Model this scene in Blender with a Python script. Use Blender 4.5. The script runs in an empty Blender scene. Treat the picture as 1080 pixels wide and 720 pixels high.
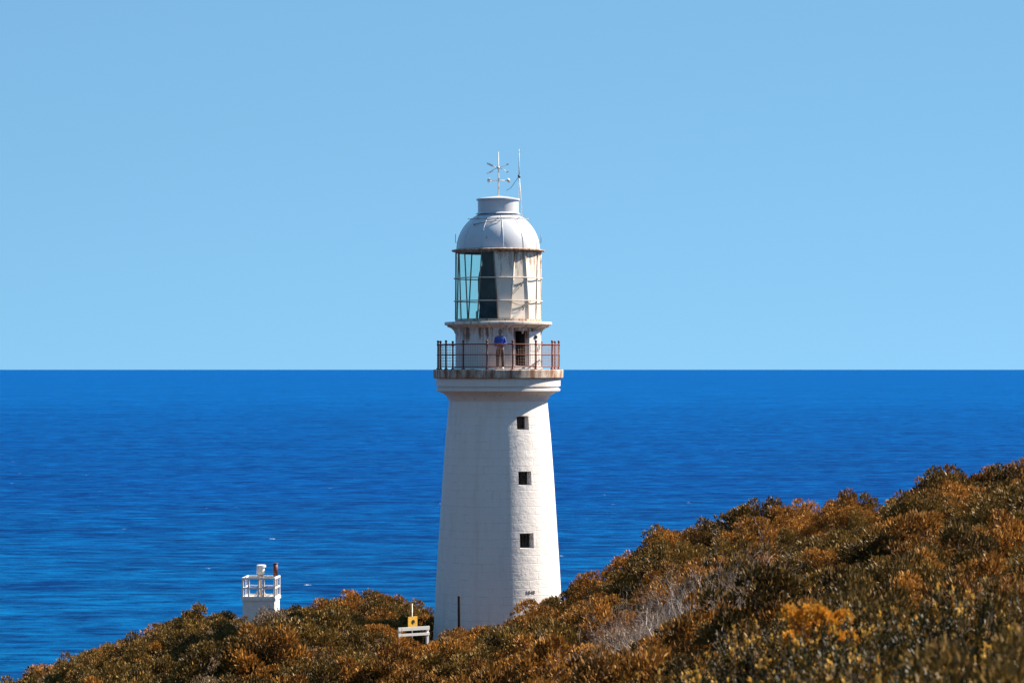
import bpy, bmesh, math, random
import numpy as np
from mathutils import Vector, Matrix, noise as mnoise

S = bpy.context.scene
C = S.collection
PI = math.pi
F = 2796.0                      # focal length in photo pixels (1080 wide)
HZ = 389.0                      # eye level in the photo
H = 80.0                        # camera height above the sea
PXM = 23.3                      # photo pixels per metre at the lighthouse
rad = math.radians

def at(px, py, d):
    return Vector(((px - 540.0) * d / F, d, H + (HZ - py) * d / F))

# ------------------------------------------------------------------ mesh builder
class MB:
    def __init__(s):
        s.v = []; s.f = []; s.sm = []; s.uv = {}
    def quad(s, a, b, c, d, sm=False):
        n = len(s.v); s.v += [tuple(a), tuple(b), tuple(c), tuple(d)]
        s.f.append((n, n+1, n+2, n+3)); s.sm.append(sm)
    def poly(s, pts, sm=False):
        n = len(s.v); s.v += [tuple(p) for p in pts]
        s.f.append(tuple(range(n, n+len(pts)))); s.sm.append(sm)
    def box(s, lo, hi, M=None):
        x0, y0, z0 = lo; x1, y1, z1 = hi
        P = [(x0,y0,z0),(x1,y0,z0),(x1,y1,z0),(x0,y1,z0),(x0,y0,z1),(x1,y0,z1),(x1,y1,z1),(x0,y1,z1)]
        if M is not None: P = [tuple(M @ Vector(p)) for p in P]
        n = len(s.v); s.v += P
        for q in ((0,3,2,1),(4,5,6,7),(0,1,5,4),(1,2,6,5),(2,3,7,6),(3,0,4,7)):
            s.f.append(tuple(n+i for i in q)); s.sm.append(False)
    def prism(s, outline, thick, M):
        """outline: 2-D points (local x, z) extruded along local y, centred"""
        k = len(outline); n = len(s.v)
        for y in (-thick/2, thick/2):
            for (x, z) in outline: s.v.append(tuple(M @ Vector((x, y, z))))
        s.f.append(tuple(n+i for i in range(k))); s.sm.append(False)
        s.f.append(tuple(n+k+i for i in reversed(range(k)))); s.sm.append(False)
        for i in range(k):
            j = (i+1) % k
            s.f.append((n+j, n+i, n+k+i, n+k+j)); s.sm.append(False)
    def tube(s, pts, r, seg=8, cap=True, closed=False):
        pts = [Vector(p) for p in pts]; m = len(pts)
        rs = r if isinstance(r, (list, tuple)) else [r]*m
        n = len(s.v); up = None
        for i, p in enumerate(pts):
            if closed: t = pts[(i+1) % m] - pts[i-1]
            else: t = pts[min(i+1, m-1)] - pts[max(i-1, 0)]
            t.normalize()
            if up is None:
                a = Vector((0,0,1)) if abs(t.z) < .9 else Vector((1,0,0))
                up = t.cross(a).normalized()
            else:
                up = (up - t*up.dot(t)).normalized()
            w = t.cross(up)
            for k in range(seg):
                q = 2*PI*k/seg
                s.v.append(tuple(p + (up*math.cos(q) + w*math.sin(q))*rs[i]))
        for i in range(m if closed else m-1):
            for k in range(seg):
                i2 = (i+1) % m; k2 = (k+1) % seg
                s.f.append((n+i*seg+k, n+i*seg+k2, n+i2*seg+k2, n+i2*seg+k)); s.sm.append(seg > 4)
        if cap and not closed:
            s.f.append(tuple(n+k for k in reversed(range(seg)))); s.sm.append(False)
            s.f.append(tuple(n+(m-1)*seg+k for k in range(seg))); s.sm.append(False)
    def lathe(s, prof, seg=96, sharp=True, c=(0,0)):
        """prof: list of (r, z); every segment its own ring pair when sharp"""
        for i in range(len(prof)-1):
            (r0, z0), (r1, z1) = prof[i], prof[i+1]
            n = len(s.v)
            for k in range(seg):
                q = 2*PI*k/seg
                s.v.append((c[0]+r0*math.sin(q), c[1]-r0*math.cos(q), z0))
            for k in range(seg):
                q = 2*PI*k/seg
                s.v.append((c[0]+r1*math.sin(q), c[1]-r1*math.cos(q), z1))
            for k in range(seg):
                k2 = (k+1) % seg
                s.f.append((n+k, n+k2, n+seg+k2, n+seg+k)); s.sm.append(True)
    def smooth_lathe(s, prof, seg=96, c=(0,0)):
        n = len(s.v)
        for (r, z) in prof:
            for k in range(seg):
                q = 2*PI*k/seg
                s.v.append((c[0]+r*math.sin(q), c[1]-r*math.cos(q), z))
        for i in range(len(prof)-1):
            for k in range(seg):
                k2 = (k+1) % seg
                s.f.append((n+i*seg+k, n+i*seg+k2, n+(i+1)*seg+k2, n+(i+1)*seg+k)); s.sm.append(True)
    def build(s, name, mat, parent=None, loc=None, rotz=0):
        me = bpy.data.meshes.new(name)
        me.from_pydata(s.v, [], s.f)
        me.polygons.foreach_set('use_smooth', s.sm)
        if mat: me.materials.append(mat)
        me.update()
        o = bpy.data.objects.new(name, me); C.objects.link(o)
        if parent: o.parent = parent
        if loc is not None: o.location = loc
        if rotz: o.rotation_euler.z = rotz
        return o

def tag(o, label=None, cat=None, group=None, kind=None):
    if label: o['label'] = label
    if cat: o['category'] = cat
    if group: o['group'] = group
    if kind: o['kind'] = kind
    return o

def empty(name, loc, rotz=0):
    o = bpy.data.objects.new(name, None); C.objects.link(o)
    o.location = loc; o.rotation_euler.z = rotz; o.empty_display_size = .3
    return o

# ------------------------------------------------------------------ materials
class NT:
    def __init__(s, name):
        s.m = bpy.data.materials.new(name); s.m.use_nodes = True
        s.t = s.m.node_tree; s.t.nodes.clear()
        s.out = s.n('ShaderNodeOutputMaterial')
    def n(s, typ, **kw):
        x = s.t.nodes.new(typ)
        for k, v in kw.items(): setattr(x, k, v)
        return x
    def l(s, a, b): s.t.links.new(a, b)
    def pr(s, col=(.8,.8,.8), rough=.5, metal=0, spec=.5):
        p = s.n('ShaderNodeBsdfPrincipled')
        p.inputs['Base Color'].default_value = (*col, 1)
        p.inputs['Roughness'].default_value = rough
        p.inputs['Metallic'].default_value = metal
        p.inputs['Specular IOR Level'].default_value = spec
        s.l(p.outputs[0], s.out.inputs[0]); return p
    def noise(s, vec, scale, detail=4, rough=.55):
        x = s.n('ShaderNodeTexNoise'); x.inputs['Scale'].default_value = scale
        x.inputs['Detail'].default_value = detail; x.inputs['Roughness'].default_value = rough
        if vec is not None: s.l(vec, x.inputs['Vector'])
        return x.outputs['Fac']
    def mapping(s, vec, scale=(1,1,1), rot=(0,0,0)):
        x = s.n('ShaderNodeMapping'); x.inputs['Scale'].default_value = scale
        x.inputs['Rotation'].default_value = rot; s.l(vec, x.inputs['Vector']); return x.outputs[0]
    def ramp(s, fac, stops):
        x = s.n('ShaderNodeValToRGB'); s.l(fac, x.inputs[0]); e = x.color_ramp.elements
        while len(e) < len(stops): e.new(.5)
        for el, (p, c) in zip(e, stops):
            el.position = p; el.color = (*c, 1) if len(c) == 3 else c
        return x.outputs[0]
    def mr(s, v, a, b, c=0., d=1.):
        x = s.n('ShaderNodeMapRange'); s.l(v, x.inputs[0])
        for i, q in enumerate((a, b, c, d)): x.inputs[i+1].default_value = q
        return x.outputs[0]
    def math(s, op, a, b=None):
        x = s.n('ShaderNodeMath', operation=op)
        for i, q in enumerate((a, b)):
            if q is None: continue
            if isinstance(q, (int, float)): x.inputs[i].default_value = q
            else: s.l(q, x.inputs[i])
        return x.outputs[0]
    def mix(s, fac, a, b, blend='MIX'):
        x = s.n('ShaderNodeMix', data_type='RGBA', blend_type=blend)
        for i, q in ((0, fac), (6, a), (7, b)):
            if isinstance(q, (int, float)): x.inputs[i].default_value = q
            elif isinstance(q, tuple): x.inputs[i].default_value = (*q, 1)
            else: s.l(q, x.inputs[i])
        return x.outputs[2]
    def bump(s, h, strength, dist, p):
        x = s.n('ShaderNodeBump'); x.inputs['Strength'].default_value = strength
        x.inputs['Distance'].default_value = dist
        s.l(h, x.inputs['Height']); s.l(x.outputs[0], p.inputs['Normal']); return x
    def obj(s): return s.n('ShaderNodeTexCoord').outputs['Object']
    def pos(s): return s.n('ShaderNodeNewGeometry').outputs['Position']
    def sep(s, v):
        x = s.n('ShaderNodeSeparateXYZ'); s.l(v, x.inputs[0]); return x.outputs

def paint(name, col, rough=.5, dirt=.25, dirtcol=(.35,.27,.2), scale=2.5, metal=0, rust=0., rustz=None, streak=9., spec=.5, bump=.15):
    """weathered paint; rustz=(z_none, z_full): rust grows between these heights (object space)"""
    n = NT(name); p = n.pr(col, rough, metal, spec); o = n.obj()
    d = n.noise(o, scale, 6, .65)
    c = n.mix(n.mr(d, .45, .8, 0, dirt), col, dirtcol)
    if rust:
        st = n.noise(n.mapping(o, (streak, streak, .9)), 1.0, 5, .6)
        sp = n.noise(o, 14, 5, .7)
        f = n.math('ADD', n.math('MULTIPLY', st, .75), n.math('MULTIPLY', sp, .25))
        if rustz:
            z = n.sep(o)[2]
            g = n.mr(z, rustz[0], rustz[1], -.22, .12)
            f = n.math('ADD', f, g)
        f = n.mr(f, .62-rust*.25, .74-rust*.2, 0, .92)
        rc = n.mix(sp, (.11,.035,.014), (.30,.12,.045))
        c = n.mix(f, c, rc)
        n.l(n.mr(f, 0, 1, rough, .85), p.inputs['Roughness'])
    n.l(c, p.inputs['Base Color'])
    if bump: n.bump(n.noise(o, 25, 4), bump, .01, p)
    return n.m

def flat(name, col, rough=.5, metal=0, var=.12, scale=8):
    n = NT(name); p = n.pr(col, rough, metal)
    f = n.noise(n.obj(), scale, 5)
    n.l(n.mix(n.mr(f, .3, .75), col, tuple(x*(1-var*2.2) for x in col)), p.inputs['Base Color'])
    n.bump(f, .1, .004, p)
    return n.m

def tower_mat():
    n = NT('painted_masonry'); p = n.pr((.8,.79,.77), .6, 0, .3)
    uv = n.n('ShaderNodeUVMap').outputs[0]
    w = n.noise(uv, 1.6, 3); wv = n.n('ShaderNodeVectorMath', operation='ADD')
    cm = n.n('ShaderNodeCombineXYZ'); n.l(n.mr(w, 0, 1, -.05, .05), cm.inputs[0]); n.l(n.mr(w, 0, 1, -.03, .03), cm.inputs[1])
    n.l(uv, wv.inputs[0]); n.l(cm.outputs[0], wv.inputs[1])
    b = n.n('ShaderNodeTexBrick'); n.l(wv.outputs[0], b.inputs['Vector'])
    b.inputs['Scale'].default_value = 1; b.inputs['Brick Width'].default_value = .86
    b.inputs['Row Height'].default_value = .36; b.inputs['Mortar Size'].default_value = .016
    b.inputs['Mortar Smooth'].default_value = .6; b.inputs['Bias'].default_value = 0
    b.inputs['Color1'].default_value = (1,1,1,1); b.inputs['Color2'].default_value = (.55,.55,.55,1)
    b.inputs['Mortar'].default_value = (0,0,0,1)
    fine = n.noise(uv, 7, 6, .7); chip = n.noise(uv, 2.2, 5, .65)
    joint = n.math('MULTIPLY', n.math('SUBTRACT', 1.0, b.outputs['Fac']), n.mr(chip, .38, .6, .3, 1))
    jd = n.math('ADD', n.math('MULTIPLY', b.outputs['Color'], .5), joint)
    hgt = n.math('ADD', jd, n.math('MULTIPLY', fine, .7))
    n.bump(hgt, .45, .028, p)
    v = n.noise(n.mapping(uv, (1.6, .22, 1)), 1.5, 6, .6)
    c = n.mix(n.mr(v, .5, .76, 0, .45), (.79,.74,.715), (.60,.51,.45))
    g = n.noise(uv, 3.4, 6, .7)
    c = n.mix(n.mr(g, .62, .72, 0, .35), c, (.6,.53,.45))
    c = n.mix(n.math('MULTIPLY', b.outputs['Fac'], n.mr(chip, .45, .62, 0, .45)), c, (.42,.35,.3))
    n.l(c, p.inputs['Base Color'])
    return n.m

def leaf_mat(name, stops, tip, transl=.25, rough=.5, spec=.35, patch=.35):
    n = NT(name); p = n.pr((.1,.1,.1), rough, 0, spec)
    a = n.n('ShaderNodeAttribute', attribute_name='leaf').outputs['Fac']
    oi = n.n('ShaderNodeObjectInfo').outputs['Random']
    pn = n.noise(n.pos(), .35, 3)
    f = n.math('ADD', n.math('MULTIPLY', a, .45), n.math('ADD', n.math('MULTIPLY', oi, .2), n.math('MULTIPLY', n.mr(pn, .3, .7), patch)))
    c = n.ramp(f, stops)
    t = n.n('ShaderNodeAttribute', attribute_name='tip').outputs['Fac']
    c = n.mix(n.mr(t, .55, 1, 0, .75), c, tip)
    n.l(c, p.inputs['Base Color'])
    tr = n.n('ShaderNodeBsdfTranslucent'); n.l(c, tr.inputs[0])
    mx = n.n('ShaderNodeMixShader'); mx.inputs[0].default_value = transl
    n.l(p.outputs[0], mx.inputs[1]); n.l(tr.outputs[0], mx.inputs[2]); n.l(mx.outputs[0], n.out.inputs[0])
    return n.m

M_tower = tower_mat()
M_corn = paint('cornice_paint', (.76,.71,.68), .6, .3, (.5,.4,.32), 2.2, rust=.12, streak=6)
M_slab = paint('rust_streaked_concrete', (.60,.52,.45), .75, .7, (.30,.17,.10), 2.4, rust=.85, streak=4.2)
M_room = paint('watch_room_paint', (.74,.69,.665), .55, .3, (.52,.44,.38), 2.0, rust=.22, rustz=(13.2, 14.1), streak=7)
M_lgal = paint('lantern_gallery_iron', (.74,.68,.62), .55, .4, (.42,.28,.18), 3, rust=.4, streak=6)
M_blank = paint('blanked_panel_paint', (.80,.72,.63), .55, .35, (.5,.33,.2), 1.4, rust=.2, rustz=(14.8, 17.6), streak=6)
M_bar = paint('astragal_paint', (.3,.24,.2), .5, .5, (.2,.1,.06), 4, rust=.4)
M_ring = paint('handrail_paint', (.7,.64,.58), .5, .5, (.4,.25,.16), 4, rust=.35)
M_eave = paint('rusty_eave', (.6,.48,.38), .6, .5, (.3,.13,.06), 4, rust=.75)
M_dome = paint('dome_paint', (.60,.62,.67), .32, .3, (.5,.46,.44), 1.6, rust=.06, spec=.6, bump=.08)
M_rail = paint('red_oxide_iron', (.2,.045,.028), .55, .5, (.09,.03,.02), 6, rust=.15)
M_wire = flat('wire_mesh_iron', (.45,.26,.2), .6)
M_dark = flat('dark_interior', (.006,.007,.010), .9)
M_inside = flat('unlit_interior', (.045,.045,.05), .8)  # dark grey carries the unlit look of the rooms inside
M_steel = flat('weathered_steel', (.5,.47,.44), .45, .2)
M_dsteel = flat('dark_steel', (.13,.11,.1), .5, .3)
M_white = paint('white_enamel', (.8,.79,.77), .45, .2, (.5,.4,.3), 4, rust=.05)
M_wpost = paint('rail_white_paint', (.78,.75,.71), .5, .35, (.45,.3,.2), 6, rust=.15)
M_frame = flat('window_frame_paint', (.05,.045,.04), .5)
M_glassd = flat('dark_window_glass', (.01,.012,.016), .08)
M_post = flat('black_timber', (.018,.016,.015), .8)
M_num = flat('painted_date', (.2,.16,.15), .7)
M_redpipe = paint('red_pipe_paint', (.15,.032,.022), .55, .3, (.07,.02,.02), 6, rust=.1)
M_yellow = flat('yellow_sign_paint', (.72,.40,.05), .5)
M_black = flat('black_paint', (.02,.02,.02), .5)
M_bark = flat('shrub_wood', (.10,.07,.05), .9)
M_bleach = flat('bleached_wood', (.62,.52,.46), .8, 0, .2, 3)
M_dead = flat('dead_grey_wood', (.40,.305,.25), .85, 0, .3, 2)

def glass_mat():
    n = NT('lantern_glass')
    t = n.n('ShaderNodeBsdfTransparent'); t.inputs[0].default_value = (.84,.96,.90,1)
    g = n.n('ShaderNodeBsdfGlossy'); g.inputs['Roughness'].default_value = .03
    lw = n.n('ShaderNodeLayerWeight'); fc = n.math('ADD', n.math('MULTIPLY', n.math('POWER', lw.outputs['Facing'], 5.0), .8), .025)
    df = n.n('ShaderNodeBsdfDiffuse'); df.inputs[0].default_value = (.7,.75,.7,1)
    m1 = n.n('ShaderNodeMixShader'); n.l(n.mr(n.noise(n.obj(), 3, 5), .4, .8, .01, .08), m1.inputs[0])
    n.l(t.outputs[0], m1.inputs[1]); n.l(df.outputs[0], m1.inputs[2])
    m = n.n('ShaderNodeMixShader'); n.l(fc, m.inputs[0])
    n.l(m1.outputs[0], m.inputs[1]); n.l(g.outputs[0], m.inputs[2]); n.l(m.outputs[0], n.out.inputs[0])
    return n.m
M_glass = glass_mat()

def sea_mat():
    n = NT('sea_water'); ps = n.pos()
    df = n.n('ShaderNodeBsdfDiffuse'); gl = n.n('ShaderNodeBsdfGlossy'); gl.inputs['Roughness'].default_value = .3
    dist = n.sep(ps)[1]
    big = n.noise(n.mapping(ps, (.0009, .0030, 1), (0,0,.06)), 1, 4, .6)
    band = n.noise(n.mapping(ps, (.006, .016, 1), (0,0,-.05)), 1, 7, .7)
    wave = n.noise(n.mapping(ps, (.045, .10, 1), (0,0,.06)), 1, 8, .78)
    swell = n.noise(n.mapping(ps, (.018, .05, 1), (0,0,.03)), 1, 4, .6)
    chop = n.noise(n.mapping(ps, (.3, .4, 1), (0,0,-.2)), 1, 4, .65)
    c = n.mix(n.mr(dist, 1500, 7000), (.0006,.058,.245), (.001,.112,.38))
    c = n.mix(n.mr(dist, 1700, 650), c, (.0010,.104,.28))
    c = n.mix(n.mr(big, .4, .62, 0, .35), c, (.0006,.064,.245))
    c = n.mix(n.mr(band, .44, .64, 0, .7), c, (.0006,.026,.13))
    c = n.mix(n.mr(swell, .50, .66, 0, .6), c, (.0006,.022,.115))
    c = n.mix(n.mr(wave, .50, .60, 0, .9), c, (.0005,.017,.095))  # water tone and wave shading both put into the base colour
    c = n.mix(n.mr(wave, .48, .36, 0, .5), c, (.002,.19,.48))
    cap = n.noise(n.mapping(ps, (.11, .15, 1)), 1, 3, .5)
    c = n.mix(n.math('MULTIPLY', n.mr(cap, .745, .76), n.mr(band, .45, .55)), c, (.5,.6,.65))
    n.l(c, df.inputs[0])
    h = n.math('ADD', n.math('MULTIPLY', band, 4.0), n.math('ADD', n.math('MULTIPLY', wave, 3.0), n.math('MULTIPLY', chop, .6)))
    b = n.n('ShaderNodeBump'); b.inputs['Strength'].default_value = .6; b.inputs['Distance'].default_value = 1.0
    n.l(h, b.inputs['Height']); n.l(b.outputs[0], df.inputs['Normal']); n.l(b.outputs[0], gl.inputs['Normal'])
    m = n.n('ShaderNodeMixShader'); m.inputs[0].default_value = .025
    n.l(df.outputs[0], m.inputs[1]); n.l(gl.outputs[0], m.inputs[2]); n.l(m.outputs[0], n.out.inputs[0])
    return n.m

def ground_mat():
    n = NT('scrub_soil'); p = n.pr((.05,.03,.018), .95, 0, .1)
    ps = n.pos()
    a = n.noise(ps, .6, 6); b = n.noise(ps, 6, 6, .7)
    c = n.mix(a, (.028,.018,.009), (.075,.042,.02)); c = n.mix(n.mr(b, .5, .7), c, (.035,.03,.012))
    n.l(c, p.inputs['Base Color']); n.bump(b, .8, .08, p)
    return n.m

M_heath = leaf_mat('heath_leaves', [(.10,(.020,.013,.005)),(.36,(.11,.052,.011)),(.62,(.34,.15,.026)),(.92,(.56,.25,.042))], (.9,.44,.11), .18, .55, .2)
M_russet = leaf_mat('russet_leaves', [(.12,(.035,.016,.005)),(.42,(.15,.062,.012)),(.75,(.42,.18,.028)),(.95,(.58,.26,.04))], (.9,.46,.10), .18, .55, .2)
M_olive = leaf_mat('olive_leaves', [(.1,(.016,.012,.004)),(.40,(.065,.040,.010)),(.72,(.20,.12,.026)),(.98,(.33,.185,.036))], (.62,.33,.09), .15, .55, .2)
M_gold = leaf_mat('golden_leaves', [(.1,(.3,.13,.015)),(.5,(.6,.27,.03)),(.9,(.8,.4,.05))], (.95,.55,.08), .3, .55, .2)
M_pale = leaf_mat('pale_leaves', [(.1,(.07,.045,.025)),(.5,(.19,.12,.065)),(.9,(.36,.25,.15))], (.42,.33,.24), .2)
M_fore = leaf_mat('glossy_leaves', [(.1,(.010,.009,.003)),(.45,(.04,.032,.006)),(.75,(.20,.10,.014)),(.95,(.52,.23,.026))], (.98,.56,.11), .3, .5, .25)
M_straw = leaf_mat('straw_grass', [(.1,(.14,.06,.018)),(.5,(.28,.12,.03)),(.9,(.42,.21,.07))], (.5,.28,.11), .3)

# ------------------------------------------------------------------ terrain
TD = [10, 22, 32, 42, 55, 70, 85, 100, 112, 120, 130, 142]
TX = [-200, 0, 200, 300, 400, 460, 525, 600, 700, 800, 860, 950, 1080, 1300]
TPY = [
 [1116,1010,950,910,880,868,855,825,798,784,768,768],
 [1116,1000,940,900,870,852,829,791,762,743,729,731],
 [1116,990,930,890,850,815,772,731,696,670,652,659],
 [1116,985,925,885,840,800,756,708,674,658,648,656],
 [1116,980,920,875,825,780,740,698,670,650,628,636],
 [1116,975,910,860,800,755,722,692,675,667,656,660],
 [1116,960,890,830,775,737,706,674,669,672,676,688],
 [1116,930,860,800,745,708,675,624,638,657,680,700],
 [1116,820,740,725,702,672,626,566,592,630,680,710],
 [1116,760,675,680,665,634,588,543,582,622,680,715],
 [1116,735,634,658,648,618,570,528,568,615,680,715],
 [1116,728,648,648,632,598,549,512,562,610,680,715],
 [1116,722,660,640,622,582,523,497,546,600,670,715],
 [1116,715,640,600,570,530,480,460,520,590,670,715]]
TZ = np.array([[H + (HZ-py)*d/F for py, d in zip(row, TD)] for row in TPY])
TZ[:, 0] = 77.4
TD2 = TD + [170, 205, 260, 400]
TZ = np.hstack([TZ, np.array([[50, 18, -6, -8]]*len(TX))])

def canopy(x, y):
    d = min(max(y, 10.0), 399.0); px = min(max(540 + x/d*F, -200), 1299.0)
    i = 0
    while TX[i+1] < px: i += 1
    j = 0
    while TD2[j+1] < d: j += 1
    u = (px-TX[i])/(TX[i+1]-TX[i]); v = (d-TD2[j])/(TD2[j+1]-TD2[j])
    return (TZ[i,j]*(1-u)+TZ[i+1,j]*u)*(1-v) + (TZ[i,j+1]*(1-u)+TZ[i+1,j+1]*u)*v

LX, LY = (525.5-540)*120/F, 120.0
def ground(x, y):
    z = canopy(x, y) - 1.0
    z += .22*mnoise.noise(Vector((x*.22, y*.22, 3.1))) if y < 150 else 1.5*mnoise.noise(Vector((x*.06, y*.06, 1)))
    r = math.hypot(x-LX, y-LY)
    if r < 7:
        t = min(1, max(0, (r-3.6)/3.4)); z = z*t + 67.45*(1-t)
    return z

xs = [-160 + i*1.0 for i in range(321)]; ys = [-40 + j*1.0 for j in range(341)]
V = [(x, y, ground(x, y)) for y in ys for x in xs]
nx = len(xs)
Fc = [(j*nx+i, j*nx+i+1, (j+1)*nx+i+1, (j+1)*nx+i) for j in range(len(ys)-1) for i in range(nx-1)]
me = bpy.data.meshes.new('headland'); me.from_pydata(V, [], Fc); me.materials.append(ground_mat())
me.polygons.foreach_set('use_smooth', [True]*len(Fc))
o = bpy.data.objects.new('headland_ground', me); C.objects.link(o); tag(o, kind='structure')

b = MB()
b.smooth_lathe([(.1,0),(300,0),(1000,0),(3000,0),(10000,0),(40000,0),(120000,0),(300000,0)], 96)
for i, f in enumerate(b.f): b.f[i] = f
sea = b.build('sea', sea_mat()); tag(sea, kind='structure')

# ------------------------------------------------------------------ lighthouse
BZ = 67.4                                    # world z of the lighthouse's foot
def zp(py): return H + (HZ-py)/PXM - BZ      # photo row -> height in the lighthouse
def rp(w): return w/PXM
def pol(r, deg, z): return (r*math.sin(rad(deg)), -r*math.cos(rad(deg)), z)

LH = empty('lighthouse', (LX, LY, BZ))
tag(LH, 'tall white round lighthouse tower with railed gallery, glazed lantern and pale dome', 'lighthouse')

def interp(tab, z):
    for (a, ra), (b_, rb) in zip(tab, tab[1:]):
        if z <= b_: return ra + (rb-ra)*(z-a)/(b_-a)
    return tab[-1][1]
TR = [(zp(712), rp(71.5)), (zp(665), rp(68.3)), (zp(603), rp(65)), (zp(550), rp(61.6)), (zp(500), rp(58.4)), (zp(460), rp(55.4)), (zp(421), rp(51.6))]

def walled_lathe(mb, rfun, zs, openings, seg=112, depth=.42, splay=.92):
    """round wall with recessed openings (phi0, phi1, z0, z1)"""
    ph0, ph1 = openings[0][0], openings[0][1]
    phs = [ph0 + (ph1-ph0)*i/5 for i in range(5)] + [ph1 + (360-(ph1-ph0))*i/seg for i in range(seg)]
    zs = sorted(set(zs + [q for op in openings for q in op[2:4]]))
    n = len(mb.v); k = len(phs); mb.uvs = []
    for z in zs:
        for p in phs:
            mb.v.append(pol(rfun(z), p, z))
    uvs = {}
    for j in range(len(zs)-1):
        zm = (zs[j]+zs[j+1])/2
        for i in range(k):
            if i < 5 and any(op[2] < zm < op[3] for op in openings): continue
            i2 = (i+1) % k
            mb.f.append((n+j*k+i, n+j*k+i2, n+(j+1)*k+i2, n+(j+1)*k+i)); mb.sm.append(True)
            pa, pb = phs[i], (phs[i2] if i2 else 360+phs[0])
            uvs[len(mb.f)-1] = [(rad(pa)*2.5, zs[j]), (rad(pb)*2.5, zs[j]), (rad(pb)*2.5, zs[j+1]), (rad(pa)*2.5, zs[j+1])]
    mb.uv = uvs
    inner = []
    for (a, b_, z0, z1) in openings:
        pm = (a+b_)/2; dv = Vector(pol(1, pm, 0)); tv = Vector((math.cos(rad(pm)), math.sin(rad(pm)), 0))
        ro = (rfun(z0)+rfun(z1))/2
        def outp(ph, z): return Vector(pol(rfun(z), ph, z))
        cz = (z0+z1)/2
        def inp(p):
            q = p - Vector((LHC[0], LHC[1], 0)) if False else p
            t = q.dot(tv)*splay; z = cz + (q.z-cz)*splay
            return dv*(ro-depth) + tv*t + Vector((0,0,z))
        pa = [a + (b_-a)*i/5 for i in range(6)]
        bot = [outp(p, z0) for p in pa]; top = [outp(p, z1) for p in pa]
        for i in range(5):
            mb.quad(bot[i+1], bot[i], inp(bot[i]), inp(bot[i+1]))
            mb.quad(top[i], top[i+1], inp(top[i+1]), inp(top[i]))
        mb.quad(bot[0], top[0], inp(top[0]), inp(bot[0]))
        mb.quad(top[-1], bot[-1], inp(bot[-1]), inp(top[-1]))
        hw = (inp(bot[-1])-inp(bot[0])).length/2
        inner.append((dv*(ro-depth), tv, dv, hw, inp(bot[0]).z, inp(top[0]).z, [inp(bot[0]), inp(bot[-1]), inp(top[-1]), inp(top[0])]))
    return inner

WPH = (21.2, 36.2)
wins = [(WPH[0], WPH[1], zp(452.1), zp(437.7)), (WPH[0], WPH[1], zp(509.4), zp(494.9)), (WPH[0], WPH[1], zp(574.3), zp(558.7))]
b = MB()
inner = walled_lathe(b, lambda z: interp(TR, z), [zp(712)+i*(zp(421)-zp(712))/40 for i in range(41)], wins)
tw = b.build('tower', M_tower, LH)
uvl = tw.data.uv_layers.new(name='UVMap')
for pi, poly in enumerate(tw.data.polygons):
    if pi in b.uv:
        for li, q in zip(poly.loop_indices, b.uv[pi]): uvl.data[li].uv = q
    else:
        for li in poly.loop_indices:
            co = tw.data.vertices[tw.data.loops[li].vertex_index].co
            uvl.data[li].uv = (co.x+co.y*.7, co.z)
for (cp, tv, dv, hw, z0, z1, cs) in inner:
    Mx = Matrix((tv.to_4d(), dv.to_4d(), Vector((0,0,1,0)), Vector((0,0,0,1)))).transposed()
    Mx = Matrix.Translation(cp) @ Matrix(((tv.x, dv.x, 0, 0), (tv.y, dv.y, 0, 0), (0, 0, 1, 0), (0, 0, 0, 1)))
    w = MB(); t = .045
    w.box((-hw+.002, .005, z0+.002), (-hw+t, .06, z1-.002), Mx); w.box((hw-t, .005, z0+.002), (hw-.002, .06, z1-.002), Mx)
    w.box((-hw+t, .006, z0+.002), (hw-t, .058, z0+t), Mx); w.box((-hw+t, .006, z1-t), (hw-t, .058, z1-.002), Mx)
    w.box((-.014, .008, z0+t), (.014, .05, z1-t), Mx)
    fr = w.build('window', M_frame, LH)
    g = MB(); g.box((-hw-.03, -.03, z0-.03), (hw+.03, .004, z1+.03), Mx); g.build('pane', M_glassd, fr)

# date numerals low on the sunlit side, painted on the masonry
def text_mesh(txt, size, extr):
    cu = bpy.data.curves.new('t', 'FONT'); cu.body = txt; cu.size = size; cu.extrude = extr; cu.align_x = 'CENTER'
    cu.space_character = 1.1
    ob = bpy.data.objects.new('t', cu); C.objects.link(ob)
    dg = bpy.context.evaluated_depsgraph_get(); m = bpy.data.meshes.new_from_object(ob.evaluated_get(dg))
    bpy.data.objects.remove(ob); return m
dz = zp(621.3); dR = interp(TR, dz+.08); dph = math.degrees(math.asin((559-525.5)/PXM/dR))
m = text_mesh('1848', .22, .01)
for v in m.vertices:
    ph = dph + math.degrees(v.co.x/dR); r = interp(TR, dz+v.co.y) + .006 + v.co.z
    v.co = pol(r, ph, dz+v.co.y)
m.materials.clear(); m.materials.append(M_num)
od = bpy.data.objects.new('date_numerals', m); C.objects.link(od); od.parent = LH

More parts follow.
